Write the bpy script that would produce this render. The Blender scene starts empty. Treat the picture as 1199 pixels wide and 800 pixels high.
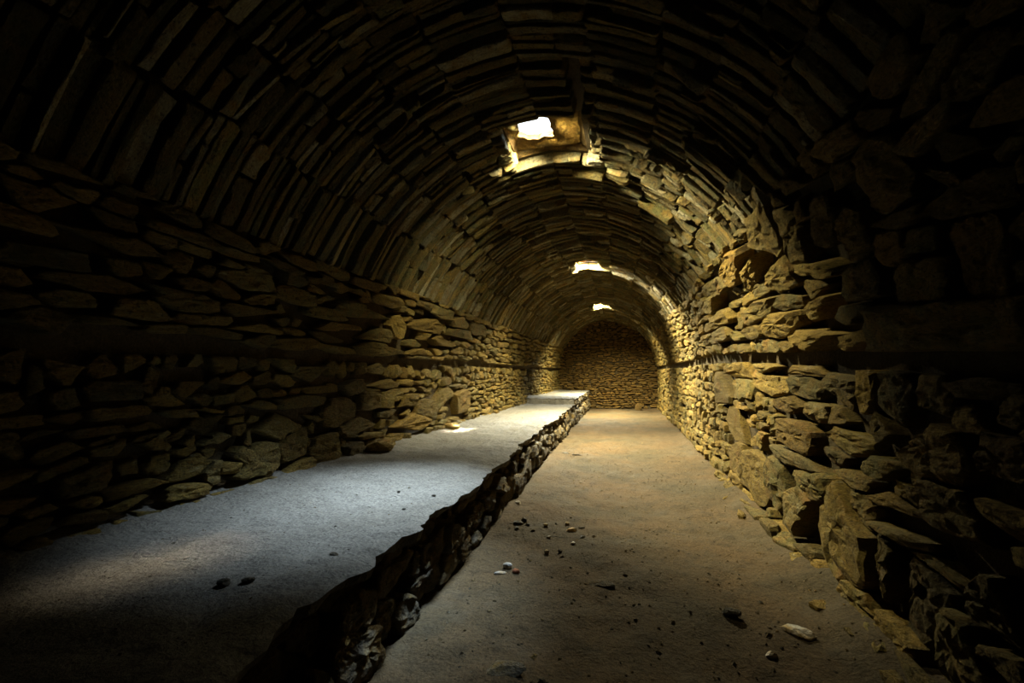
import bpy, bmesh, math, random
import numpy as np
from mathutils import Vector, Matrix

# ------------------------------------------------------------------ camera, world, light
SC = bpy.context.scene
COL = SC.collection
SC.view_settings.view_transform = 'Standard'
SC.view_settings.look = 'None'
SC.view_settings.gamma = 1.0
SC.view_settings.use_curve_mapping = False
SC.view_settings.exposure = 0.0
SC.cycles.use_denoising = True
SC.cycles.max_bounces = 8
SC.cycles.diffuse_bounces = 4

EYE = 1.5
FPX = 533.0                                   # focal length in pixels of the 1199 px frame
PITCH = math.atan(37 / FPX)
YAW = math.atan(125.5 * math.cos(PITCH) / FPX)
cam_data = bpy.data.cameras.new('camera')
cam_data.sensor_width = 36.0
cam_data.lens = FPX / 1199 * 36.0
cam_data.clip_start = 0.05
cam = bpy.data.objects.new('camera', cam_data)
cam.location = (0, 0, EYE)
cam.rotation_euler = (math.pi / 2 + PITCH, 0, YAW)
COL.objects.link(cam)
SC.camera = cam

world = bpy.data.worlds.new('sky')
SC.world = world
world.use_nodes = True
bg = world.node_tree.nodes['Background']
bg.inputs[0].default_value = (0.86, 0.93, 1.0, 1)
bg.inputs[1].default_value = 3.0

# the three roof openings: (centre of the opening in the vault), (centre of the hole at the top)
SKY = [dict(y=4.60, oy=.80, half=.38, top=(-.83, 4.60, 4.09), tx=.36, ty=.40),
       dict(y=9.95, oy=.62, half=.22, top=(-.715, 10.0, 4.05), tx=.36, ty=.54),
       dict(y=16.0, oy=.70, half=.25, top=(-.656, 16.05, 4.03), tx=.42, ty=.60)]

def daylight(i, aim, energy, spread, color, size=.9):
    t = SKY[i]['top']
    L = bpy.data.lights.new('daylight', 'AREA')
    L.shape = 'RECTANGLE'
    L.size, L.size_y = SKY[i]['tx'] * size, SKY[i]['ty'] * size
    L.energy = energy
    L.spread = math.radians(spread)
    L.color = color
    o = bpy.data.objects.new('daylight', L)
    o.location = (t[0], t[1], t[2] + .01)
    o.rotation_euler = (Vector(aim) - o.location).to_track_quat('-Z', 'Y').to_euler()
    COL.objects.link(o)

COOL = (0.70, 0.87, 1.0)
WARM = (1.0, 0.89, 0.53)
SUNNY = (1.0, 0.80, 0.50)
daylight(0, (-1.7, 3.15, .6), 46, 38, COOL)
daylight(0, (1.4, 5.5, 1.75), 185, 84, WARM)
daylight(0, (-2.6, 6.8, 1.9), 60, 74, WARM)
daylight(0, (-2.15, 1.85, .6), .9, 9, SUNNY, .6)        # a weak glint of sun
daylight(1, (-.2, 9.7, 0), 1650, 140, (1.0, .905, .58))
daylight(1, (1.25, 10.4, 2.3), 130, 72, (1.0, .94, .78))
daylight(1, (-1.5, 7.6, .6), 75, 64, COOL)
daylight(1, (-2.5, 6.97, .62), 30, 4, SUNNY, .42)     # the shaft of sun that strikes the platform
daylight(2, (-.5, 17.0, 0), 1250, 118, WARM)
daylight(2, (-1.2, 14.6, .6), 110, 70, COOL)

# ------------------------------------------------------------------ the shape of the place
Y0, Y1 = -2.6, 20.0            # rear and far end of the room
YS = -0.4                      # stones are laid from here on
ZS, EC = 1.62, 0.15            # spring line and offset of the two arc centres (slightly pointed vault)
rng = np.random.default_rng(7)
random.seed(7)

def xr(y): return 1.43 + 0.008 * np.asarray(y, float)
def xl(y): return -2.98 + 0.020 * np.asarray(y, float)

def side_pos(side):
    def f(S, T, D):
        S, T, D = np.broadcast_arrays(np.asarray(S, float), np.asarray(T, float), np.asarray(D, float))
        c = (xr(S) + xl(S)) / 2
        hw = (xr(S) - xl(S)) / 2
        R = hw + EC
        ph = np.maximum(T - ZS, 0) / R
        x = np.where(T <= ZS, c + side * hw, c + side * (-EC + R * np.cos(ph))) - side * np.cos(ph) * D
        z = np.where(T <= ZS, T, ZS + R * np.sin(ph)) - np.sin(ph) * D
        return np.stack([x, S, z], -1)
    return f

POS = {1: side_pos(1), -1: side_pos(-1)}

def slot_drop(S, T):          # courses of the right wall sink towards the viewer around the slot
    return .042 * np.clip(6.3 - np.asarray(S, float), 0, 4.5) * np.exp(-((np.asarray(T, float) - 1.75) / .55) ** 2)
def right_wall_pos(S, T, D): return POS[1](S, np.asarray(T, float) - slot_drop(S, T), D)

def t_crown(y):
    hw = (xr(y) - xl(y)) / 2
    return ZS + (hw + EC) * np.arccos(EC / (hw + EC))

TB = {1: 2.90, -1: 2.62}        # where the rubble wall ends and the vault begins
TG = {1: (1.66, 1.77), -1: (1.635, 1.71)}    # dark slot along each wall
RISER_X = -1.30

def riser_pos(S, T, D):
    S, T, D = np.broadcast_arrays(np.asarray(S, float), np.asarray(T, float), np.asarray(D, float))
    return np.stack([RISER_X + D, S, T], -1)

def back_pos(S, T, D):
    S, T, D = np.broadcast_arrays(np.asarray(S, float), np.asarray(T, float), np.asarray(D, float))
    return np.stack([S, Y1 - D, T], -1)

# projection, used to give the detail where it can be seen and to measure stones from the photograph
cF = np.array([-math.sin(YAW) * math.cos(PITCH), math.cos(YAW) * math.cos(PITCH), math.sin(PITCH)])
cR = np.array([math.cos(YAW), math.sin(YAW), 0])
cU = np.array([math.sin(YAW) * math.sin(PITCH), -math.cos(YAW) * math.sin(PITCH), math.cos(PITCH)])

def project(P):
    Q = np.asarray(P) - np.array([0, 0, EYE])
    w = Q @ cF
    w = np.where(w < .05, .05, w)
    return np.stack([599.5 + FPX * (Q @ cR) / w, 400 - FPX * (Q @ cU) / w, w], -1)

def shown_size(P):
    """largest extent in pixels, 0 when out of the frame"""
    q = project(P)
    if q[:, 2].max() < .2: return 0
    a, b = q[:, :2].min(0), q[:, :2].max(0)
    if b[0] < 0 or b[1] < 0 or a[0] > 1199 or a[1] > 800: return 0
    a2, b2 = np.maximum(a, [0, 0]), np.minimum(b, [1199, 800])
    return float(math.sqrt(max(1, b2[0] - a2[0]) * max(1, b2[1] - a2[1])))

def hit_wall(side, u, v, d=.05):
    r = cF + cR * (u - 599.5) / FPX + cU * (400 - v) / FPX
    r = r / r[1]
    for y in np.arange(.8, 19.9, .01):
        p = r * y
        z = p[2] + EYE
        c = float(xr(y) + xl(y)) / 2
        hw = float(xr(y) - xl(y)) / 2
        R = hw + EC
        if z <= ZS: xs, t = hw, z
        else:
            a = min((z - ZS) / R, .999)
            xs, t = -EC + R * math.sqrt(1 - a * a), ZS + R * math.asin(a)
        if (p[0] - c) * side > xs - d: return y, t
    return None

# smooth value noise
class Noise:
    def __init__(s, seed): s.g = np.random.default_rng(seed).random((64, 64, 64)) * 2 - 1
    def __call__(s, P, f=1.0):
        P = np.asarray(P, float) * f
        i = np.floor(P).astype(int); w = P - i; w = w * w * (3 - 2 * w)
        def g(a, b, c): return s.g[(i[..., 0] + a) % 64, (i[..., 1] + b) % 64, (i[..., 2] + c) % 64]
        x, y, z = w[..., 0], w[..., 1], w[..., 2]
        l = lambda a, b, t: a + (b - a) * t
        return l(l(l(g(0,0,0), g(1,0,0), x), l(g(0,1,0), g(1,1,0), x), y),
                 l(l(g(0,0,1), g(1,0,1), x), l(g(0,1,1), g(1,1,1), x), y), z)
NZ = Noise(3)

# ------------------------------------------------------------------ materials
def mat_nodes(name):
    m = bpy.data.materials.new(name); m.use_nodes = True
    nt = m.node_tree; b = nt.nodes['Principled BSDF']
    return m, nt, b

def N(nt, t, **kw):
    n = nt.nodes.new(t)
    for k, v in kw.items(): setattr(n, k, v)
    return n

def noise_node(nt, vec, scale, detail=6, rough=.6):
    n = N(nt, 'ShaderNodeTexNoise')
    n.inputs['Scale'].default_value = scale
    n.inputs['Detail'].default_value = detail
    n.inputs['Roughness'].default_value = rough
    nt.links.new(vec, n.inputs['Vector'])
    return n.outputs['Fac']

def ramp(nt, fac, stops):
    r = N(nt, 'ShaderNodeValToRGB')
    el = r.color_ramp.elements
    while len(el) < len(stops): el.new(.5)
    for e, (p, c) in zip(el, stops):
        e.position = p; e.color = (*c, 1)
    nt.links.new(fac, r.inputs[0])
    return r.outputs[0]

def mix(nt, fac, a, b, mode='MIX'):
    m = N(nt, 'ShaderNodeMix', data_type='RGBA', blend_type=mode)
    for s, v in ((m.inputs[0], fac), (m.inputs[6], a), (m.inputs[7], b)):
        if isinstance(v, (int, float)): s.default_value = v
        elif isinstance(v, tuple): s.default_value = (*v, 1)
        else: nt.links.new(v, s)
    return m.outputs[2]

def maprange(nt, v, a, b, c=0., d=1.):
    m = N(nt, 'ShaderNodeMapRange')
    for i, x in enumerate((a, b, c, d)): m.inputs[i + 1].default_value = x
    nt.links.new(v, m.inputs[0])
    return m.outputs[0]

def bump(nt, b, chain):
    prev = None
    for h, s, d in chain:
        n = N(nt, 'ShaderNodeBump')
        n.inputs['Strength'].default_value = s
        n.inputs['Distance'].default_value = d
        nt.links.new(h, n.inputs['Height'])
        if prev: nt.links.new(prev, n.inputs['Normal'])
        prev = n.outputs[0]
    nt.links.new(prev, b.inputs['Normal'])

def stone_material(name, palette, strata=(1, 1, 5), lift=1.0):
    m, nt, b = mat_nodes(name)
    geo = N(nt, 'ShaderNodeNewGeometry')
    mp = N(nt, 'ShaderNodeMapping')
    mp.inputs['Scale'].default_value = strata
    nt.links.new(geo.outputs['Position'], mp.inputs[0])
    at = N(nt, 'ShaderNodeAttribute', attribute_name='tint')
    sep = N(nt, 'ShaderNodeSeparateColor'); nt.links.new(at.outputs['Color'], sep.inputs[0])
    base = ramp(nt, sep.outputs[0], [(i / (len(palette) - 1), c) for i, c in enumerate(palette)])
    blot = noise_node(nt, geo.outputs['Position'], 9, 5, .65)
    fine = noise_node(nt, mp.outputs[0], 28, 6, .7)
    col = mix(nt, maprange(nt, blot, .42, .68), base, (.19 * lift, .120 * lift, .026 * lift))
    lich = noise_node(nt, geo.outputs['Position'], 4.3, 8, .75)
    col = mix(nt, maprange(nt, lich, .55, .75, 0, .6), col, (.075 * lift, .086 * lift, .032 * lift))
    col = mix(nt, 1.0, col, ramp(nt, fine, [(.28, (.45, .43, .40)), (.5, (1, 1, 1)), (.74, (1.5, 1.46, 1.38))]), 'MULTIPLY')
    pale = noise_node(nt, mp.outputs[0], 5.5, 7, .72)
    col = mix(nt, maprange(nt, pale, .57, .70, 0, .7), col, (.27 * lift, .235 * lift, .14 * lift))
    rust = noise_node(nt, geo.outputs['Position'], 3.1, 6, .7)
    col = mix(nt, maprange(nt, rust, .56, .70, 0, .7), col, (.20 * lift, .095 * lift, .018 * lift))
    pit = noise_node(nt, geo.outputs['Position'], 46, 4, .6)
    col = mix(nt, maprange(nt, pit, .56, .68, 0, .75), col, (.018 * lift, .016 * lift, .010 * lift))
    v = N(nt, 'ShaderNodeHueSaturation')
    nt.links.new(maprange(nt, sep.outputs[1], 0, 1, .62, 1.3), v.inputs['Value'])
    nt.links.new(col, v.inputs['Color'])
    nt.links.new(v.outputs[0], b.inputs['Base Color'])
    b.inputs['Roughness'].default_value = .88
    b.inputs['Specular IOR Level'].default_value = .25
    med = noise_node(nt, mp.outputs[0], 9, 8, .7)
    bump(nt, b, [(med, 1.0, .11), (fine, 1.0, .03), (pit, .8, -.012)])
    return m

PAL_WALL = [(0.204, 0.127, 0.023), (0.137, 0.107, 0.027), (0.230, 0.156, 0.034), (0.106, 0.091, 0.027), (0.179, 0.139, 0.051)]
PAL_VAULT = [(0.150, 0.108, 0.029), (0.081, 0.081, 0.031), (0.182, 0.140, 0.047), (0.325, 0.299, 0.195), (0.068, 0.069, 0.031), (0.130, 0.121, 0.040)]
PAL_RISER = [(0.114, 0.103, 0.076), (0.152, 0.133, 0.099), (0.106, 0.087, 0.053), (0.084, 0.076, 0.061)]
M_WALL = stone_material('wall_stone', PAL_WALL)
M_VAULT = stone_material('vault_stone', PAL_VAULT, (1.6, 5, 1.6))
M_RISER = stone_material('riser_stone', PAL_RISER)
M_BACK = stone_material('end_wall_stone', [(.17, .095, .022), (.12, .075, .022), (.20, .115, .030)], (1, 1, 4))

def earth_material(name, c1, c2, c3, dust):
    m, nt, b = mat_nodes(name)
    geo = N(nt, 'ShaderNodeNewGeometry'); P = geo.outputs['Position']
    a = noise_node(nt, P, .9, 5, .6)
    s = noise_node(nt, P, 5, 8, .7)
    g = noise_node(nt, P, 60, 4, .7)
    col = mix(nt, maprange(nt, a, .38, .62), c1, c2)
    col = mix(nt, maprange(nt, s, .5, .72, 0, .75), col, c3)
    col = mix(nt, 1.0, col, ramp(nt, g, [(.28, (.45, .44, .43)), (.5, (1, 1, 1)), (.75, (1.5, 1.47, 1.42))]), 'MULTIPLY')
    d = noise_node(nt, P, 2.2, 6, .65)
    col = mix(nt, maprange(nt, d, .52, .7, 0, .6), col, dust)
    nt.links.new(col, b.inputs['Base Color'])
    b.inputs['Roughness'].default_value = .95
    b.inputs['Specular IOR Level'].default_value = .15
    bump(nt, b, [(s, .8, .05), (noise_node(nt, P, 22, 6, .7), 1.0, .025), (g, .8, .007)])
    return m

M_FLOOR = earth_material('floor_earth', (.078, .052, .026), (.054, .043, .025), (.020, .018, .012), (.080, .067, .047))
M_DUST = earth_material('platform_dust', (0.152, 0.144, 0.131), (0.129, 0.120, 0.105), (0.087, 0.081, 0.070), (0.175, 0.166, 0.149))
M_MORTAR = earth_material('mortar_earth', (.07, .05, .024), (.05, .04, .021), (.04, .03, .018), (.08, .06, .035))

# ------------------------------------------------------------------ mesh helpers
def set_tint(me, cols):
    ca = me.color_attributes.new('tint', 'FLOAT_COLOR', 'POINT')
    buf = np.ones((len(me.vertices), 4), np.float32)
    buf[:, :3] = cols
    ca.data.foreach_set('color', buf.ravel())

def make_mesh(name, V, Fa, mat, tint=None, smooth=False):
    me = bpy.data.meshes.new(name)
    me.from_pydata(np.asarray(V).tolist() if isinstance(V, np.ndarray) else V, [], Fa)
    if tint is not None: set_tint(me, tint)
    if smooth: me.polygons.foreach_set('use_smooth', [True] * len(me.polygons))
    me.materials.append(mat)
    me.update()
    return me

def link(name, me, parent=None):
    o = bpy.data.objects.new(name, me)
    COL.objects.link(o)
    if parent: o.parent = parent
    return o

def tag(o, label=None, cat=None, group=None, kind=None):
    for k, v in (('label', label), ('category', cat), ('group', group), ('kind', kind)):
        if v: o[k] = v
    return o

def grid_mesh(name, P, mat, keep=None, smooth=True):
    """P: (n, m, 3) array of points"""
    n, m = P.shape[:2]
    F_ = []
    for i in range(n - 1):
        for j in range(m - 1):
            if keep is None or keep(i, j):
                a = i * m + j
                F_.append((a, a + 1, a + m + 1, a + m))
    return make_mesh(name, P.reshape(-1, 3), F_, mat, None, smooth)

# ------------------------------------------------------------------ stones
RING_F = {}
def ring_faces(n, k):
    if (n, k) not in RING_F:
        F_ = []
        for r in range(k - 1):
            for i in range(n):
                j = (i + 1) % n
                F_.append((r * n + i, r * n + j, (r + 1) * n + j, (r + 1) * n + i))
        c = n * k
        F_ += [((k - 1) * n + i, (k - 1) * n + (i + 1) % n, c) for i in range(n)]
        RING_F[(n, k)] = F_
    return RING_F[(n, k)]

def stone_geo(pos, cs, ct, out, prot, base, rings, rough=1.0, tilt=.35):
    """out: (n,2) outline about the centre in metres; pushed out of the surface by prot"""
    n = len(out)
    a, b = max(np.abs(out[:, 0]).max(), 1e-3), max(np.abs(out[:, 1]).max(), 1e-3)
    pl = [(rng.uniform(.75, 1.15), rng.uniform(.0, .42), rng.uniform(0, 2 * math.pi)) for _ in range(3)]
    ts, tt = rng.normal(0, tilt), rng.normal(0, tilt * .7)
    off = rng.random(3) * 50
    Vs = []
    for q, e in rings:
        uv = out * q
        u, v = uv[:, 0] / a, uv[:, 1] / b
        h = np.ones(n)
        for c, m_, al in pl: h = np.minimum(h, c - m_ * (u * math.cos(al) + v * math.sin(al)))
        h = np.clip(h + .3 * (ts * u + tt * v), .12, 1.3)
        if e <= 0: D = np.full(n, e)
        else:
            p3 = np.stack([uv[:, 0] + off[0], uv[:, 1] * 2.5 + off[1], np.full(n, e * prot + off[2])], -1)
            mab = min(a, b, .11)
            D = base + prot * e * h + rough * mab * (.13 * NZ(p3, 9) + .15 * NZ(p3, 23) * (q > .2))
            j = rough * .04 * mab
            uv = uv + np.stack([NZ(p3 + 7, 14), NZ(p3 + 17, 14)], -1) * j * 1.6
        Vs.append(pos(cs + uv[:, 0], ct + uv[:, 1], D))
    D = base + prot * min(1.1, min(c for c, _, _ in pl)) + rough * min(a, b) * .1 * rng.normal()
    Vs.append(pos(np.array([cs]), np.array([ct]), np.array([D])))
    return np.concatenate(Vs), ring_faces(n, len(rings))

R_HI = [(1.0, -.11), (1.0, .45), (.985, .8), (.90, .97), (.72, 1.0), (.50, 1.0), (.27, 1.0)]
R_MID = [(1.0, -.11), (1.0, .6), (.93, .95), (.66, 1.0), (.33, 1.0)]
R_LO = [(1.0, -.11), (.97, .6), (.74, 1.0)]

def cells(s0, s1, t0, t1, seeds, res=.012, limit=1.22, pw=3.0):
    """anisotropic cells of the seeds (s, t, half length, half height, angle)"""
    ns, nt_ = int((s1 - s0) / res), int((t1 - t0) / res)
    lab = np.full((ns, nt_), -1, np.int32); dist = np.full((ns, nt_), limit, np.float32)
    SS = s0 + (np.arange(ns) + .5) * res; TT = t0 + (np.arange(nt_) + .5) * res
    for k, (s, t, a, b, an) in enumerate(seeds):
        r = max(a, b) * 1.35
        i0, i1 = np.searchsorted(SS, [s - a * 1.4 - b * .3, s + a * 1.4 + b * .3]); j0, j1 = np.searchsorted(TT, [t - b * 1.4 - a * .35, t + b * 1.4 + a * .35])
        if i1 <= i0 or j1 <= j0: continue
        du = SS[i0:i1, None] - s; dv = TT[None, j0:j1] - t
        c, n_ = math.cos(an), math.sin(an)
        d = ((np.abs(du * c + dv * n_) / a) ** pw + (np.abs(-du * n_ + dv * c) / b) ** pw) ** (1 / pw)
        m = d < dist[i0:i1, j0:j1]
        dist[i0:i1, j0:j1][m] = d[m]; lab[i0:i1, j0:j1][m] = k
    def outline(k, n, gap):
        s, t, a, b, an = seeds[k]
        th = (np.arange(n) + rng.uniform(-.28, .28, n)) / n * 2 * math.pi
        c, n_ = math.cos(an), math.sin(an)
        eu, ev = a * np.cos(th), b * np.sin(th)
        du, dv = eu * c - ev * n_, eu * n_ + ev * c
        rr = np.linspace(.08, 1.5, 48)
        I = ((s + du[:, None] * rr - s0) / res).astype(int); J = ((t + dv[:, None] * rr - t0) / res).astype(int)
        ok = (I >= 0) & (I < ns) & (J >= 0) & (J < nt_)
        L = np.where(ok, lab[np.clip(I, 0, ns - 1), np.clip(J, 0, nt_ - 1)], -2)
        bad = L != k
        f = np.where(bad.any(1), bad.argmax(1), 47)
        r = rr[f]
        ln = np.hypot(du, dv)
        r = np.maximum(r - gap / ln, r * .6)
        o = np.stack([du * r, dv * r], -1)
        m = int(rng.integers(5, 8))                      # straight broken edges between a few corners
        ck = np.sort(rng.choice(n, m, replace=False)) if n > m else np.arange(n)
        if n > m:
            q = o.copy()
            for a0, b0 in zip(ck, np.roll(ck, -1)):
                g_ = (b0 - a0) % n
                if g_ > n * .38: continue
                for i_ in range(1, g_):
                    w_ = i_ / g_
                    p_ = o[a0] * (1 - w_) + o[b0] * w_
                    i2 = (a0 + i_) % n
                    l0, l1 = np.hypot(*o[i2]), np.hypot(*p_)
                    q[i2] = p_ if l1 < l0 else o[i2] * (.5 + .5 * min(l1 / l0, 1))
            o = q * 1.03
        return o
    return outline

def rubble_seeds(s0, s1, t0, t1, hgt, length, hand=(), ang=.06, skip=None):
    seeds = [tuple(h) for h in hand]
    nh = len(seeds)
    t = t0
    while t < t1 - .02:
        hr = min(rng.uniform(*hgt), max(t1 - t, .03))
        if t1 - (t + hr) < hgt[0] * .6: hr = t1 - t
        s = s0 - rng.uniform(0, length[1])
        while s < s1:
            w = rng.uniform(*length) * (1.0 if rng.random() > .25 else .55)
            hh = hr * rng.uniform(.8, 1.1)
            cs, ct = s + w / 2, t + hr / 2 + rng.normal(0, hr * .16) + .05 * math.sin(s * 1.1 + t * 3)
            if rng.random() < .16 and t + hr * 2 < t1: hh, ct = hr * 1.7, t + hr
            ok = not (skip and skip(cs, ct))
            for (hs, ht, ha, hb, _) in seeds[:nh]:
                if abs(cs - hs) < ha + w * .22 and abs(ct - ht) < hb + hh * .22: ok = False; break
            if ok: seeds.append((cs, ct, w / 2, hh / 2, rng.normal(0, ang)))
            s += w
        t += hr
    return seeds

LIST = {}
def lay_stones(owner, pos, s0, s1, t0, t1, seeds, prot, base, mat, gap=.012, pal=1.0, nh=0, rough=1.0, tilt=.35, hand_prot=None):
    """collects the stones for an owner; LIST[owner] = [(pixels, V, F, tint, mat)]"""
    outl = cells(s0, s1, t0, t1, seeds)
    L = LIST.setdefault(owner, [])
    for k, (s, t, a, b, an) in enumerate(seeds):
        if s < s0 - .1 or s > s1 + .1: continue
        c8 = pos(np.array([s - a, s + a, s - a, s + a]), np.array([t - b, t - b, t + b, t + b]), np.full(4, .05))
        px = shown_size(c8)
        if px > 34: n, rg = 26, R_HI
        elif px > 14: n, rg = 16, R_MID
        else: n, rg = 9, R_LO
        o = outl(k, n, gap)
        if np.abs(o[:, 0]).max() < .025 or np.abs(o[:, 1]).max() < .015: continue
        p = rng.uniform(*prot) * (1.0 if rng.random() > .15 else 1.5)
        if k < nh and hand_prot: p = rng.uniform(*hand_prot)
        p = min(p, .28 * max(a, b) + .03)
        bs = base(s, t) if callable(base) else base
        V, F_ = stone_geo(pos, s, t, o, p, bs, rg, rough, tilt)
        L.append((px, V, F_, (rng.random(), rng.random(), rng.random()), mat))

def finish_stones(owner, parent, part, rest, limit=300, minpx=9.0):
    L = sorted(LIST.pop(owner), key=lambda r: -r[0])
    solo = [r for r in L[:limit] if r[0] >= minpx]
    for px, V, F_, tint, mat in solo:
        c = V.mean(0)
        me = make_mesh(part, V - c, F_, mat, np.array([tint]))
        o = link(part, me, parent); o.location = c
    left = L[len(solo):]
    if left:
        Vs, Fs, Ts, n = [], [], [], 0
        for px, V, F_, tint, mat in left:
            Vs.append(V); Ts.append(np.tile(tint, (len(V), 1)))
            Fs += [tuple(i + n for i in f) for f in F_]
            n += len(V)
        me = make_mesh(rest, np.concatenate(Vs), Fs, left[0][4], np.concatenate(Ts))
        tag(link(rest, me, parent), kind='stuff')
    print(owner, 'solo', len(solo), 'rest', len(left))

def hand_seeds(side, boxes):
    out = []
    for (u, v, w, h) in boxes:
        c = hit_wall(side, u, v); l = hit_wall(side, u - w / 2, v); r = hit_wall(side, u + w / 2, v)
        tp = hit_wall(side, u, v - h / 2); bt = hit_wall(side, u, v + h / 2)
        if not c: continue
        dist = math.hypot(c[0], 1.5)
        hh = h * dist / FPX
        ww = abs(l[0] - r[0]) if l and r else .5
        ct = c[1] + (float(slot_drop(c[0], c[1] + .1)) if side > 0 else 0)
        out.append((c[0], ct, min(max(ww * .46, .09), .5), min(max(hh * .48, .04), .32), 0.0))
    return out

# ------------------------------------------------------------------ structure: floor
def graded(a, b, lo, hi, near=0.):
    ys = [a]
    while ys[-1] < b:
        ys.append(ys[-1] + lo + (hi - lo) * min(1, abs(ys[-1] - near) / 14))
    ys[-1] = b
    return np.array(ys)

def floor_z(x, y):
    p = np.stack(np.broadcast_arrays(x, y, 0 * x), -1)
    z = .034 * NZ(p, .8) + .024 * NZ(p + 9, 2.6) + .014 * NZ(p + 3, 7) + .006 * NZ(p + 5, 17)
    e = np.clip((x - (xr(y) - .42)) / .40, 0, 1)
    return z + .13 * e * e * (3 - 2 * e) * np.clip(1.2 - y / 9, .25, 1)

ys = graded(Y0, Y1 + .1, .035, .16)
xs = np.linspace(-1.45, 1.75, 74)
X, Yg = np.meshgrid(xs, ys)
P = np.stack([X, Yg, floor_z(X, Yg)], -1)
P[:, 0, 2] -= .0
floor = link('floor', grid_mesh('floor', P, M_FLOOR))
tag(floor, 'trodden brown earth floor of the long vaulted room', 'floor', kind='structure')

# ------------------------------------------------------------------ structure: walls
NICHE = (13.35, 14.05, .60, 1.62)

def wall(side, name, label):
    yv = np.unique(np.concatenate([np.arange(Y0, Y1 + .01, .4), [Y1 + .1], [NICHE[0], NICHE[0] + .03, NICHE[1] - .03, NICHE[1]]]))
    tv = np.unique(np.concatenate([np.arange(-.1, TB[side] + .1, .18), [NICHE[2], NICHE[3], NICHE[3] - .03]]))
    S, T = np.meshgrid(yv, tv, indexing='ij')
    D = np.full(S.shape, -.05)
    if side < 0:
        inn = (S > NICHE[0] + .001) & (S < NICHE[1] - .001) & (T < NICHE[3] - .001)
        D[inn] = -.55
    me = grid_mesh(name, POS[side](S, T, D), M_MORTAR, smooth=False)
    o = link(name, me)
    tag(o, label, 'wall', kind='structure')
    return o

wall_right = wall(1, 'wall_right', 'rough stone wall lit ochre on the right of the floor')
wall_left = wall(-1, 'wall_left', 'rough stone wall rising behind the raised platform on the left')

HAND_R_UP = [(896,265,43,52),(928,269,34,56),(966,253,36,40),(860,310,36,32),(883,314,34,38),(919,319,36,30),(894,332,18,16),
             (928,349,32,20),(894,364,40,20),(921,377,44,24),(887,387,26,14),(959,337,22,24),(964,357,36,20),(959,404,52,28),
             (1013,328,46,30),(1105,410,170,46),(1165,310,70,62),(1000,270,40,44),(1040,200,60,60),(1090,330,80,40),(840,352,30,18),
             (848,372,34,16),(850,390,36,14),(842,335,20,18)]
HAND_R_LO = [(895,418,24,20),(937,431,62,14),(941,453,30,25),(984,454,38,46),(1011,440,20,62),(894,447,28,32),(867,434,26,24),
             (847,454,24,32),(870,453,20,26),(918,452,20,16),(926,474,30,22),(957,485,30,22),(977,490,26,26),(930,510,36,30),
             (989,514,48,34),(860,497,36,36),(863,535,28,34),(880,551,26,52),(909,567,28,44),(934,592,32,50),(928,537,54,16),
             (954,570,42,30),(975,537,24,18),(986,621,54,90),(1004,596,34,38),(995,563,46,18),(1033,659,24,58),(1040,588,58,16),
             (1075,690,62,80),(1157,712,62,46),(1120,765,60,60),(1060,635,80,18),(1085,655,90,18),(1047,468,38,64),(1087,463,42,42),
             (1128,490,44,32),(1090,530,80,54),(1028,500,24,36),(1140,450,80,26),(1170,540,60,60),(1110,600,80,40),(1180,480,40,40)]
HAND_L_UP = [(420,364,80,22),(446,409,60,18),(435,334,52,13),(450,349,40,15),(499,379,56,20),(384,366,42,15),(394,382,62,12),
             (442,392,42,17),(465,382,16,28),(493,392,34,11),(372,325,40,20),(345,345,50,20),(520,366,30,14),(536,375,24,14),
             (540,392,26,14),(516,398,34,12),(560,385,20,14)]
HAND_L_LO = [(367,434,46,26),(381,526,33,36),(433,467,30,26),(397,483,36,32),(460,467,28,22),(417,454,30,18),(453,449,32,13),
             (345,520,30,40),(355,470,50,16),(420,500,40,22),(350,548,34,24),(415,530,24,24),(300,540,50,40),(480,470,22,20),
             (500,478,24,24),(520,466,24,26),(540,470,22,26),(485,495,36,20),(330,500,50,30)]

def in_box(seeds, t0, t1):
    o = []
    for s, t, a, b, g in seeds:
        t = min(max(t, t0 + b * .8), t1 - b * .8)
        o.append((s, t, a, b, g))
    return o

# right wall
hs = in_box(hand_seeds(1, HAND_R_LO), .02, TG[1][0])
sd_ = rubble_seeds(YS, Y1, .02, TG[1][0], (.09, .22), (.16, .46), hs, .10)
lay_stones('right', right_wall_pos, YS, Y1, .02, TG[1][0], sd_, (.03, .13), lambda s, t: -.01 + .05 * max(0, 1 - t / .5), M_WALL, nh=len(hs), hand_prot=(.06, .16))
hs = in_box(hand_seeds(1, HAND_R_UP), TG[1][1], TB[1])
sd_ = rubble_seeds(YS, Y1, TG[1][1], TB[1], (.08, .17), (.18, .5), hs, .12)
lay_stones('right', right_wall_pos, YS, Y1, TG[1][1], TB[1], sd_, (.05, .17), .03, M_WALL, nh=len(hs), hand_prot=(.10, .22), tilt=.5)
# left wall
def in_niche(s, t): return NICHE[0] - .05 < s < NICHE[1] + .05 and t < NICHE[3] + .03
hs = in_box(hand_seeds(-1, HAND_L_LO), .55, TG[-1][0])
sd_ = rubble_seeds(YS, Y1, .55, TG[-1][0], (.07, .17), (.16, .42), hs, .12, in_niche)
lay_stones('left', POS[-1], YS, Y1, .55, TG[-1][0], sd_, (.03, .13), lambda s, t: -.01 + .06 * max(0, 1 - (t - .6) / .4), M_WALL, nh=len(hs), hand_prot=(.06, .15))
hs = in_box(hand_seeds(-1, HAND_L_UP), TG[-1][1], TB[-1])
sd_ = rubble_seeds(YS, Y1, TG[-1][1], TB[-1], (.07, .14), (.22, .6), hs, .07)
lay_stones('left', POS[-1], YS, Y1, TG[-1][1], TB[-1], sd_, (.05, .15), .02, M_WALL, nh=len(hs), hand_prot=(.08, .16), tilt=.3)

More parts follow.
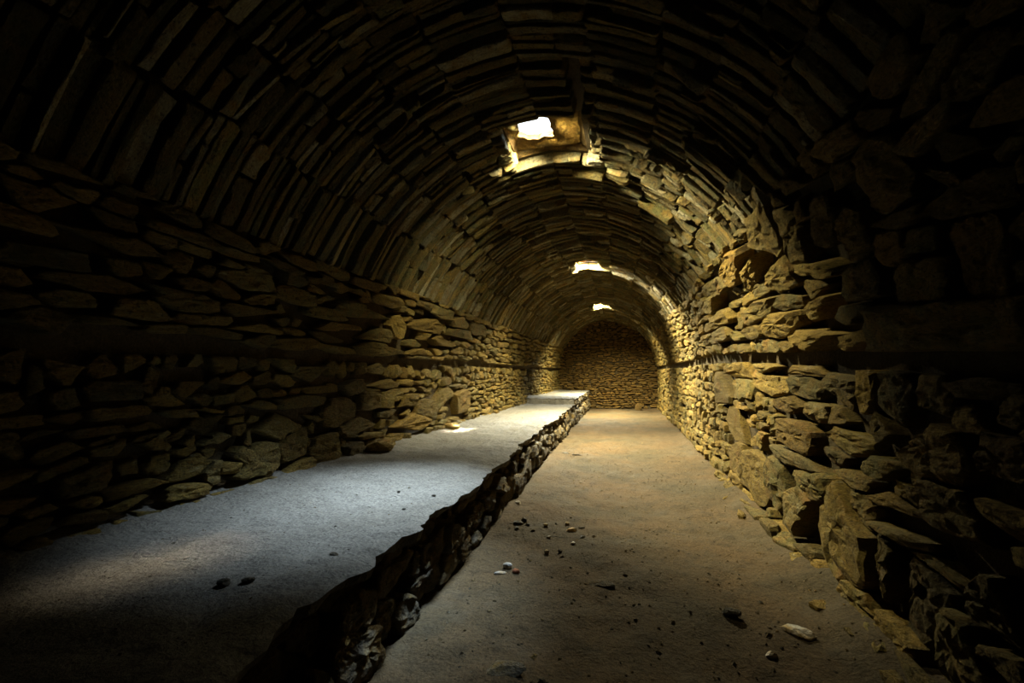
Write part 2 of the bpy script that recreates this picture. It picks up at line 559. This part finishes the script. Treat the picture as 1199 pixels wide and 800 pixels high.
# footing of rough stones along the foot of the right wall
def foot_pos(S, T, D):
    S, T, D = np.broadcast_arrays(np.asarray(S, float), np.asarray(T, float), np.asarray(D, float))
    return np.stack([xr(S) - .05 - T - D * .25, S, D * .9 + .02 * np.sin(S * 3)], -1)
sd_ = []
s = YS
while s < 7.5:
    w = rng.uniform(.12, .5)
    sd_.append((s + w / 2, rng.uniform(.03, .07), w / 2, rng.uniform(.04, .08), rng.normal(0, .12)))
    if rng.random() < .35: sd_.append((s + w / 2, rng.uniform(.13, .2), rng.uniform(.05, .12), rng.uniform(.03, .06), rng.normal(0, .4)))
    s += w
lay_stones('right', foot_pos, YS, 7.5, -.06, .3, sd_, (.10, .20), .02, M_WALL, gap=.01)
finish_stones('right', wall_right, 'stone', 'small_masonry')
finish_stones('left', wall_left, 'stone', 'small_masonry')

# end wall
def arch_top(x):
    c = float(xr(Y1) + xl(Y1)) / 2; R = float(xr(Y1) - xl(Y1)) / 2 + EC
    d = abs(x - c) + EC
    return ZS + math.sqrt(max(R * R - d * d, 0)) if d < R else 0
bx = np.linspace(float(xl(Y1)) - .2, float(xr(Y1)) + .2, 12); bz = np.linspace(-.1, 4.1, 12)
X, Z = np.meshgrid(bx, bz, indexing='ij')
wall_back = link('wall_back', grid_mesh('wall_back', np.stack([X, np.full(X.shape, Y1 + .05), Z], -1), M_MORTAR))
tag(wall_back, 'dim brown stone end wall under the arch of the vault', 'wall', kind='structure')
sd_ = [q for q in rubble_seeds(float(xl(Y1)), float(xr(Y1)), .02, 3.95, (.06, .11), (.14, .42), (), .04) if q[1] < arch_top(q[0]) + .05]
lay_stones('back', back_pos, float(xl(Y1)) - .05, float(xr(Y1)) + .05, .02, 3.98, sd_, (.02, .07), 0., M_BACK, gap=.008)
finish_stones('back', wall_back, 'stone', 'small_masonry')

# wall behind the viewer closes the room
X, Z = np.meshgrid(np.linspace(-3.2, 1.7, 4), np.linspace(-.1, 4.1, 4), indexing='ij')
wf = link('wall_front', grid_mesh('wall_front', np.stack([X, np.full(X.shape, Y0 + .05), Z], -1), M_MORTAR))
tag(wf, 'bare wall closing the near end of the room', 'wall', kind='structure')

# ------------------------------------------------------------------ structure: vault
def t_of_crown(y, side, half): return t_crown(y) - half
yl = set(np.round(np.arange(Y0, Y1 + .01, .45), 3))
for k in SKY: yl |= {round(k['y'] - k['oy'] / 2, 3), round(k['y'] + k['oy'] / 2, 3)}
yl = np.array(sorted(yl))
q = np.concatenate([np.linspace(0, .86, 12), [.93, .965, 1.0]])
def vault_row(y):
    tc = float(t_crown(y)); out = []
    for side in (-1, 1):
        hf = min(SKY, key=lambda k: abs(k['y'] - y))['half']
        ts = np.concatenate([np.linspace(TB[side] - .08, tc - hf, 13), [tc - hf / 2, tc]])
        p = POS[side](np.full(len(ts), y), ts, np.full(len(ts), -.10))
        out.append(p if side < 0 else p[::-1][1:])
    return np.concatenate(out)
VP_ = np.stack([vault_row(y) for y in yl])
VP_[-1, :, 1] = Y1 + .1
def keep(i, j):
    ym = (yl[i] + yl[i + 1]) / 2
    for k in SKY:
        if abs(ym - k['y']) < k['oy'] / 2 and 12 <= j <= 15: return False
    return True
ceiling = link('ceiling', grid_mesh('ceiling', VP_, M_MORTAR, keep, False))
tag(ceiling, 'long stone barrel vault pierced by three roof openings', 'ceiling', kind='structure')

GROOVE = (3.3, 4.95, .37, .47)         # open gap right of the crown beside the nearest opening: y range, distance from the crown
def lay_vault():
    """slabs on edge, laid in bands that run along the room; the joints between bands show as long cracks"""
    L = LIST.setdefault('vault', [])
    for side in (-1, 1):
        bands = [TB[side]]
        while bands[-1] < 5.4: bands.append(bands[-1] + rng.uniform(.32, .60))
        tcm = float(t_crown(8.0))
        bands = [b_ for b_ in bands if b_ < tcm - .25]
        ph = rng.uniform(0, 50, len(bands) + 1)
        def edge(bi, y, tc):
            if bi == 0: return TB[side] - .03
            if bi >= len(bands): return tc
            return bands[bi] + .09 * float(NZ(np.array([y, ph[bi], 3.3]), .5)) + .05 * float(NZ(np.array([y, ph[bi], 9.3]), 2.1))
        for bi in range(len(bands)):
            y = YS - rng.uniform(0, .1)
            while y < Y1:
                w = rng.uniform(.035, .115) * (1.35 if bi == 0 else 1)
                cs, a = y + w / 2, w / 2
                tc = float(t_crown(cs))
                ta, tb = edge(bi, cs, tc), edge(bi + 1, cs, tc)
                ta += rng.normal(0, .022) if bi else -rng.uniform(0, .03)
                tb += rng.normal(0, .022) if bi < len(bands) - 1 else 0
                segs = [(ta, tb)]
                if rng.random() < .38:
                    m_ = ta + (tb - ta) * rng.uniform(.3, .7); segs = [(ta, m_), (m_, tb)]
                if side > 0 and GROOVE[0] < cs < GROOVE[1]:          # the open gap beside the nearest opening
                    ga, gb = tc - GROOVE[3] - rng.uniform(0, .02), tc - GROOVE[2] + rng.uniform(0, .02)
                    segs = [q for a_, b_ in segs for q in ((a_, min(b_, ga)), (max(a_, gb), b_)) if q[1] - q[0] > .05]
                lift = rng.uniform(-.012, .03) + .03 * float(NZ(np.array([y, bi * 3.1, side * 5.]), 1.3))
                for t0, t1 in segs:
                    skip = rng.random() < .03
                    for k in SKY:
                        if abs(cs - k['y']) < k['oy'] / 2 + a and t1 > tc - k['half'] - .02:
                            t1 = tc - k['half'] - rng.uniform(0, .03)
                    ct, b = (t0 + t1) / 2, (t1 - t0) / 2
                    if skip or b < .03: continue
                    c8 = POS[side](np.array([cs - a, cs + a, cs - a, cs + a]), np.array([ct - b, ct - b, ct + b, ct + b]), np.full(4, .02))
                    px = shown_size(c8)
                    g = rng.uniform(.003, .010)
                    n2 = 5 if px > 12 else 3
                    u = np.linspace(-1, 1, n2)
                    jit = lambda: np.abs(rng.normal(0, .16, n2))
                    o = np.concatenate([np.stack([(-1 + jit()) * (a - g), u * (b - g)], -1)[::-1],
                                        np.stack([(1 - jit()) * (a - g), u * (b - g)], -1)])
                    o[:, 1] += rng.normal(0, .008, len(o))
                    p = rng.uniform(.01, .055) + (rng.uniform(.02, .07) if rng.random() < .16 else 0)
                    V, F_ = stone_geo(POS[side], cs, ct, o, p, lift, R_MID[:4] if px > 16 else R_LO, .8, .5)
                    L.append((px, V, F_, (rng.random(), rng.random() ** 1.3, rng.random()), M_VAULT))
                y += w
lay_vault()
finish_stones('vault', ceiling, 'stone', 'small_masonry')

# the roof openings
def roof_opening(i, k, label):
    n = 11
    o = tag(link('window_%d' % (i + 1), None), label, 'roof opening', kind='structure')
    # lower rim on the vault, upper rim in the roof
    per = []
    for e in range(4):
        for q_ in np.linspace(0, 1, n)[:-1]:
            per.append([(-1 + 2 * q_, -1), (1, -1 + 2 * q_), (1 - 2 * q_, 1), (-1, 1 - 2 * q_)][e])
    per = np.array(per)
    lo = []
    for (u, v) in per:
        y = k['y'] + v * (k['oy'] / 2 + .015); tc = float(t_crown(y))
        lo.append(POS[1 if u > 0 else -1](y, tc - abs(u) * (k['half'] + .015), -.105))
    lo = np.array(lo).reshape(-1, 3)
    ang = np.arctan2(per[:, 1], per[:, 0])
    rad = 1 / np.maximum(np.abs(np.cos(ang)), np.abs(np.sin(ang))) ** .6
    hi = np.array(k['top']) + np.stack([np.cos(ang) * rad * k['tx'] / 2, np.sin(ang) * rad * k['ty'] / 2, 0 * ang], -1)
    lid = lo.copy(); lid[:, :2] = lid[:, :2] * .8 + hi[:, :2] * .2; lid[:, 2] = k['top'][2] - .015
    rows = []
    for a_, b_, qs in ((lo, lid, (0, .35, .7, 1)), (lid, hi, (.3, .6, .85, 1))):
        for q_ in qs:
            p = a_ * (1 - q_) + b_ * q_
            d = p - np.array([np.mean(p[:, 0]), np.mean(p[:, 1]), 0]); d[:, 2] = 0
            am = 0 if (q_ == 0) else .03
            rows.append(p + d / np.linalg.norm(d, axis=1)[:, None] * (NZ(p + 3 * i, 13)[:, None] * am + NZ(p + 3 * i, 30)[:, None] * am * .6))
    rows = np.array(rows)
    out = rows[-1].copy(); d = out - np.array(k['top']); d[:, 2] = 0
    out2 = out + d * .1; out2[:, 2] += .07
    rows = np.concatenate([rows, out2[None]])
    rows = np.concatenate([rows, rows[:, :1]], 1)
    link('shaft_lining', grid_mesh('shaft_lining', rows, M_BACK, smooth=False), o).data
    return o
for i, k in enumerate(SKY):
    win = roof_opening(i, k, ['nearest roof opening, the largest white patch of sky', 'middle roof opening above the brightly lit band of vault', 'farthest roof opening just in front of the end wall'][i])

# ------------------------------------------------------------------ the raised platform
platform = bpy.data.objects.new('stone_platform', None)
COL.objects.link(platform)
platform.location = (RISER_X, 2, 0)
tag(platform, 'long raised stone platform with a dusty grey top along the left wall', 'platform')
def child(name, me, parent):
    o = link(name, me, parent)
    o.matrix_parent_inverse = Matrix.Translation(-parent.location)
    return o
STEP_Y, TOP1, TOP2 = 13.2, .60, .76
def top_z(x, y, z0):
    p = np.stack(np.broadcast_arrays(x, y, 0 * x + 4), -1)
    return z0 + .018 * NZ(p, 1.2) + .014 * NZ(p + 4, 3.7) + .008 * NZ(p + 8, 10) + .004 * NZ(p + 2, 21)
def platform_top(name, y0, y1, z0):
    yy = graded(y0, y1, .035, .14); w = np.linspace(0, 1, 46)
    Yg, W = np.meshgrid(yy, w, indexing='ij')
    pe = np.stack([0 * yy, yy, 0 * yy + 2], -1)
    edge = RISER_X + .045 + .065 * np.clip((6.5 - yy) / 2.5, 0, 1) + .04 * NZ(pe, 1.7) + .035 * NZ(pe + 5, 6) + .02 * NZ(pe + 9, 17)
    xa = xl(Yg) - .03
    X = xa + (edge[:, None] - xa) * W
    Z = top_z(X, Yg, z0) + .05 * np.clip(1 - (X - xa) / .35, 0, 1) ** 2
    Z = Z - .02 * np.clip((W - .96) / .04, 0, 1)
    top = np.stack([X, Yg, Z], -1)
    lip = top[:, -1:].copy(); lip[:, 0, 2] -= .045 + .02 * NZ(pe + 1, 9); lip[:, 0, 0] -= .02
    back = lip.copy(); back[:, 0, 0] = RISER_X - .12; 
    return child(name, grid_mesh(name, np.concatenate([top, lip, back], 1), M_DUST, smooth=False), platform)
platform_top('platform_top', Y0, STEP_Y + .05, TOP1)
platform_top('raised_end_top', STEP_Y, Y1 + .02, TOP2)
# core behind the riser stones, front of the step
core = np.stack([np.stack([np.full(3, RISER_X - .05), np.array([Y0, STEP_Y, Y1 + .02]), np.full(3, z)], -1) for z in (-.05, .56)], 1)
child('riser_core', grid_mesh('riser_core', core, M_MORTAR, smooth=False), platform)
xw = np.linspace(float(xl(STEP_Y)), RISER_X + .03, 24)
stp = np.stack([np.stack([xw, STEP_Y + .012 * rng.normal(size=24), np.full(24, z)], -1) for z in (.55, .70, TOP2 - .01)], 1)
child('step_face', grid_mesh('step_face', stp, M_DUST, smooth=False), platform)
core2 = np.stack([np.stack([np.full(2, RISER_X - .04), np.array([STEP_Y, Y1 + .02]), np.full(2, z)], -1) for z in (.5, .74)], 1)
child('raised_end_core', grid_mesh('raised_end_core', core2, M_MORTAR, smooth=False), platform)
sd_ = rubble_seeds(YS + .6, Y1, .0, .555, (.13, .24), (.2, .5), (), .12)
lay_stones('riser', riser_pos, YS + .6, Y1, .0, .56, sd_, (.02, .10), lambda s, t: .02 - .05 * (t > .35), M_RISER, gap=.014, tilt=.3)
sd_ = rubble_seeds(STEP_Y, Y1, .56, TOP2 - .04, (.09, .14), (.16, .36), (), .1)
lay_stones('riser', riser_pos, STEP_Y, Y1, .56, TOP2 - .04, sd_, (.02, .08), 0., M_RISER)
L = sorted(LIST.pop('riser'), key=lambda r: -r[0])
for px, V, F_, tint, mat in L[:300]:
    c = V.mean(0)
    o = child('stone', make_mesh('stone', V - c, F_, mat, np.array([tint])), platform)
    o.location = c
if len(L) > 300:
    Vs, Fs, Ts, n = [], [], [], 0
    for px, V, F_, tint, mat in L[300:]:
        Vs.append(V); Ts.append(np.tile(tint, (len(V), 1))); Fs += [tuple(i + n for i in f) for f in F_]; n += len(V)
    tag(child('small_masonry', make_mesh('small_masonry', np.concatenate(Vs), Fs, M_RISER, np.concatenate(Ts)), platform), kind='stuff')

# ------------------------------------------------------------------ loose stones
def rock_mesh(name, size, mat, seed, sub=2, tint=(.5, .5, .5), cut=5):
    r = np.random.default_rng(seed)
    bm = bmesh.new()
    bmesh.ops.create_icosphere(bm, subdivisions=sub, radius=1)
    V = np.array([v.co[:] for v in bm.verts]); F_ = [tuple(v.index for v in f.verts) for f in bm.faces]
    bm.free()
    for _ in range(cut):
        d = r.normal(size=3); d /= np.linalg.norm(d); c = r.uniform(.55, .85)
        ex = V @ d - c
        V = V - np.maximum(ex, 0)[:, None] * d
    V = V * (1 + .14 * NZ(V + seed, 1.6) + .08 * NZ(V + seed * 2, 4))[:, None]
    V = V / np.abs(V).max(0) * np.array(size) / 2
    V[:, 2] -= V[:, 2].min()
    V[:, 2] = np.minimum(V[:, 2], size[2] * .96)
    return make_mesh(name, V, F_, mat, np.array([tint]))

def from_pixel(u, v, z):
    r = cF + cR * (u - 599.5) / FPX + cU * (400 - v) / FPX
    t = (z - EYE) / r[2]
    return r * t + np.array([0, 0, EYE])

M_PALE = stone_material('pale_stone', [(.66, .64, .60), (.74, .72, .68)], (1, 1, 2), 4.0)
M_DARK = stone_material('dark_stone', [(.10, .095, .08), (.14, .13, .11)], (1, 1, 2), .4)
M_RED = stone_material('red_stone', [(.42, .13, .07), (.45, .15, .08)], (1, 1, 2), .9)
def loose(name, u, v, size, mat, label, rot=0, cat='stone', group=None, plat=False, seed=None, sink=.18):
    p = from_pixel(u, v, TOP1 if plat else .0)
    zf = float(top_z(np.array(p[0]), np.array(p[1]), TOP1)) if plat else float(floor_z(np.array(p[0]), np.array(p[1])))
    p = from_pixel(u, v, zf)
    sd0 = seed if seed is not None else int(u * 7 + v)
    o = link(name, rock_mesh(name, size, mat, sd0, 2, (rng.random(), rng.random(), .5)))
    o.location = (p[0], p[1], zf - size[2] * sink)
    o.rotation_euler = (rng.normal(0, .06), rng.normal(0, .06), rot)
    return tag(o, label, cat, group)
loose('stone', 936, 744, (.19, .10, .055), M_PALE, 'pale flat stone lying alone on the floor near the right wall', -.6)
loose('stone', 903, 769, (.065, .05, .04), M_PALE, 'small grey stone on the floor just nearer than the pale flat stone', .3)
loose('stone', 856, 720, (.12, .08, .05), M_DARK, 'dark clod of earth on the floor left of the pale flat stone', .2)
loose('stone', 374, 797, (.22, .15, .10), M_WALL, 'tan stone at the foot of the platform, nearest the viewer', .3)
loose('stone', 669, 622, (.11, .06, .045), M_PALE, 'whitish flat stone, largest of the small cluster mid floor', .2)
loose('pebble', 664, 614, (.055, .04, .03), M_PALE, 'whitish pebble just behind the flat white stone mid floor', .5, 'pebble')
loose('pebble', 681, 619, (.07, .04, .025), M_DARK, 'dark chip touching the right of the flat white stone mid floor', .1, 'pebble')
loose('pebble', 671, 637, (.05, .04, .03), M_PALE, 'pale pebble nearest the viewer in the mid floor cluster', .8, 'pebble')
loose('pebble', 682, 630, (.075, .05, .03), M_DARK, 'dark clod at the lower right of the mid floor cluster', 1.2, 'pebble')
loose('pebble', 639, 616, (.055, .04, .035), M_PALE, 'pale pebble between the dark clods and the white cluster', .3, 'pebble')
loose('pebble', 643, 630, (.05, .04, .025), M_PALE, 'pale round pebble left of the white cluster mid floor', .9, 'pebble')
loose('pebble', 640, 649, (.045, .035, .05), M_PALE, 'upright white chip standing alone mid floor', .3, 'pebble')
loose('pebble', 655, 647, (.045, .04, .03), M_DARK, 'tiny dark clod right of the upright white chip', .3, 'pebble')
for a, (u, v, w) in enumerate([(607, 613, .10), (614, 610, .08), (605, 620, .07), (618, 615, .05)]):
    loose('earth_clod', u, v, (w, w * .7, w * .45), M_DARK, ['largest dark clod of the group close to the platform foot', 'dark clod at the back of the group by the platform foot',
          'dark clod at the front of the group by the platform foot', 'smallest dark clod at the right of the group by the platform'][a], a, 'clod', 'dark clods by the platform foot')
loose('pebble', 594, 665, (.075, .055, .05), M_PALE, 'whitish lump of stone beside the small red stone', .2, 'pebble')
loose('pebble', 586, 672, (.10, .035, .02), M_PALE, 'thin pale chip lying left of the small red stone', .1, 'pebble')
loose('pebble', 604, 671, (.06, .05, .04), M_RED, 'small red stone on the grey floor near the platform', .1, 'pebble')
loose('pebble', 607, 590, (.08, .06, .04), M_PALE, 'pale stone at the foot of the platform mid length', .1, 'pebble')
loose('stone_chip', 662, 531, (.18, .07, .03), M_DARK, 'dark flat chip, left of two lying on the warm lit floor', .1, 'stone')
loose('stone_chip', 676, 533, (.20, .06, .03), M_DARK, 'dark flat chip, right of two lying on the warm lit floor', -.05, 'stone')
loose('stone', 748, 480.5, (.34, .26, .36), M_BACK, 'squared stone block standing at the foot of the end wall', .1)
loose('stone', 590, 786, (.24, .14, .06), M_RISER, 'wide flat stone half sunk in the near floor', .1, sink=.5, seed=33)
loose('stone', 705, 684, (.20, .12, .05), M_RISER, 'low grey slab sunk in the floor right of the small red stone', -.2, sink=.55, seed=21)
loose('pebble', 390, 650, (.05, .03, .02), M_DARK, 'dark flat chip on the platform near its broken edge', .2, 'pebble', plat=True)
loose('pebble', 473, 597, (.03, .025, .02), M_DARK, 'dark pebble on the brightly lit part of the platform', .2, 'pebble', plat=True)
loose('pebble', 467, 577, (.025, .02, .02), M_DARK, 'tiny dark pebble on the platform, farther of the two in the light', .2, 'pebble', plat=True)
loose('pebble', 508, 581, (.035, .03, .02), M_DARK, 'dark pebble on the lit platform close to its edge', .2, 'pebble', plat=True)
loose('pebble', 262, 685, (.06, .05, .03), M_DARK, 'dark pebble on the shaded near end of the platform', .2, 'pebble', plat=True)
loose('pebble', 290, 681, (.06, .04, .025), M_DARK, 'dark chip right of the pebble on the shaded near platform', .5, 'pebble', plat=True)
loose('slab', 462, 513, (.80, .22, .10), M_WALL, 'long slab lying on the platform against the left wall', 1.25, 'stone', plat=True, sink=.1)
loose('slab', 447, 528, (.42, .22, .13), M_WALL, 'shorter slab lying in front of the long slab by the left wall', 1.1, 'stone', plat=True, sink=.1)
loose('stone', 528, 503, (.30, .22, .14), M_WALL, 'pale sunlit stone on the platform at the foot of the left wall', .4, 'stone', plat=True, sink=.1)

# fine grit on the floor and on the platform
def grit(name, n, area, zf, mat, label, smax):
    Vs, Fs, Ts, c = [], [], [], 0
    tet = np.array([(1, 0, -.4), (-.5, .87, -.4), (-.5, -.87, -.4), (0, 0, .6), (.6, .6, .3)])
    tf = [(0, 1, 4), (1, 3, 4), (3, 0, 4), (1, 2, 3), (2, 0, 3)]
    for _ in range(n):
        y = 1.2 + 9 * rng.random() ** 1.6; x = area(y)
        s = rng.uniform(.004, smax) * (1 if rng.random() < .93 else 1.8)
        an = rng.uniform(0, 6.3)
        v = tet * np.array([s, s * rng.uniform(.5, 1), s * rng.uniform(.4, .8)])
        v = np.stack([v[:, 0] * math.cos(an) - v[:, 1] * math.sin(an), v[:, 0] * math.sin(an) + v[:, 1] * math.cos(an), v[:, 2]], -1)
        z = float(zf(np.array(x), np.array(y)))
        Vs.append(v + np.array([x, y, z + s * .1])); Fs += [tuple(i + c for i in f) for f in tf]; c += 5
        Ts.append(np.tile(rng.random(3), (5, 1)))
    o = link(name, make_mesh(name, np.concatenate(Vs), Fs, mat, np.concatenate(Ts)))
    tag(o, label, 'gravel', kind='stuff')
grit('gravel', 2400, lambda y: rng.uniform(-1.1, float(xr(y)) - .1), floor_z, M_RISER, 'fine grit and chips strewn over the earth floor', .018)
grit('platform_grit', 450, lambda y: rng.uniform(float(xl(y)) + .1, RISER_X - .05), lambda x, y: top_z(x, y, TOP1), M_DARK, 'fine dark grit strewn over the dusty platform top', .011)
print('tris', sum(len(o.data.polygons) for o in bpy.data.objects if o.type == 'MESH'))
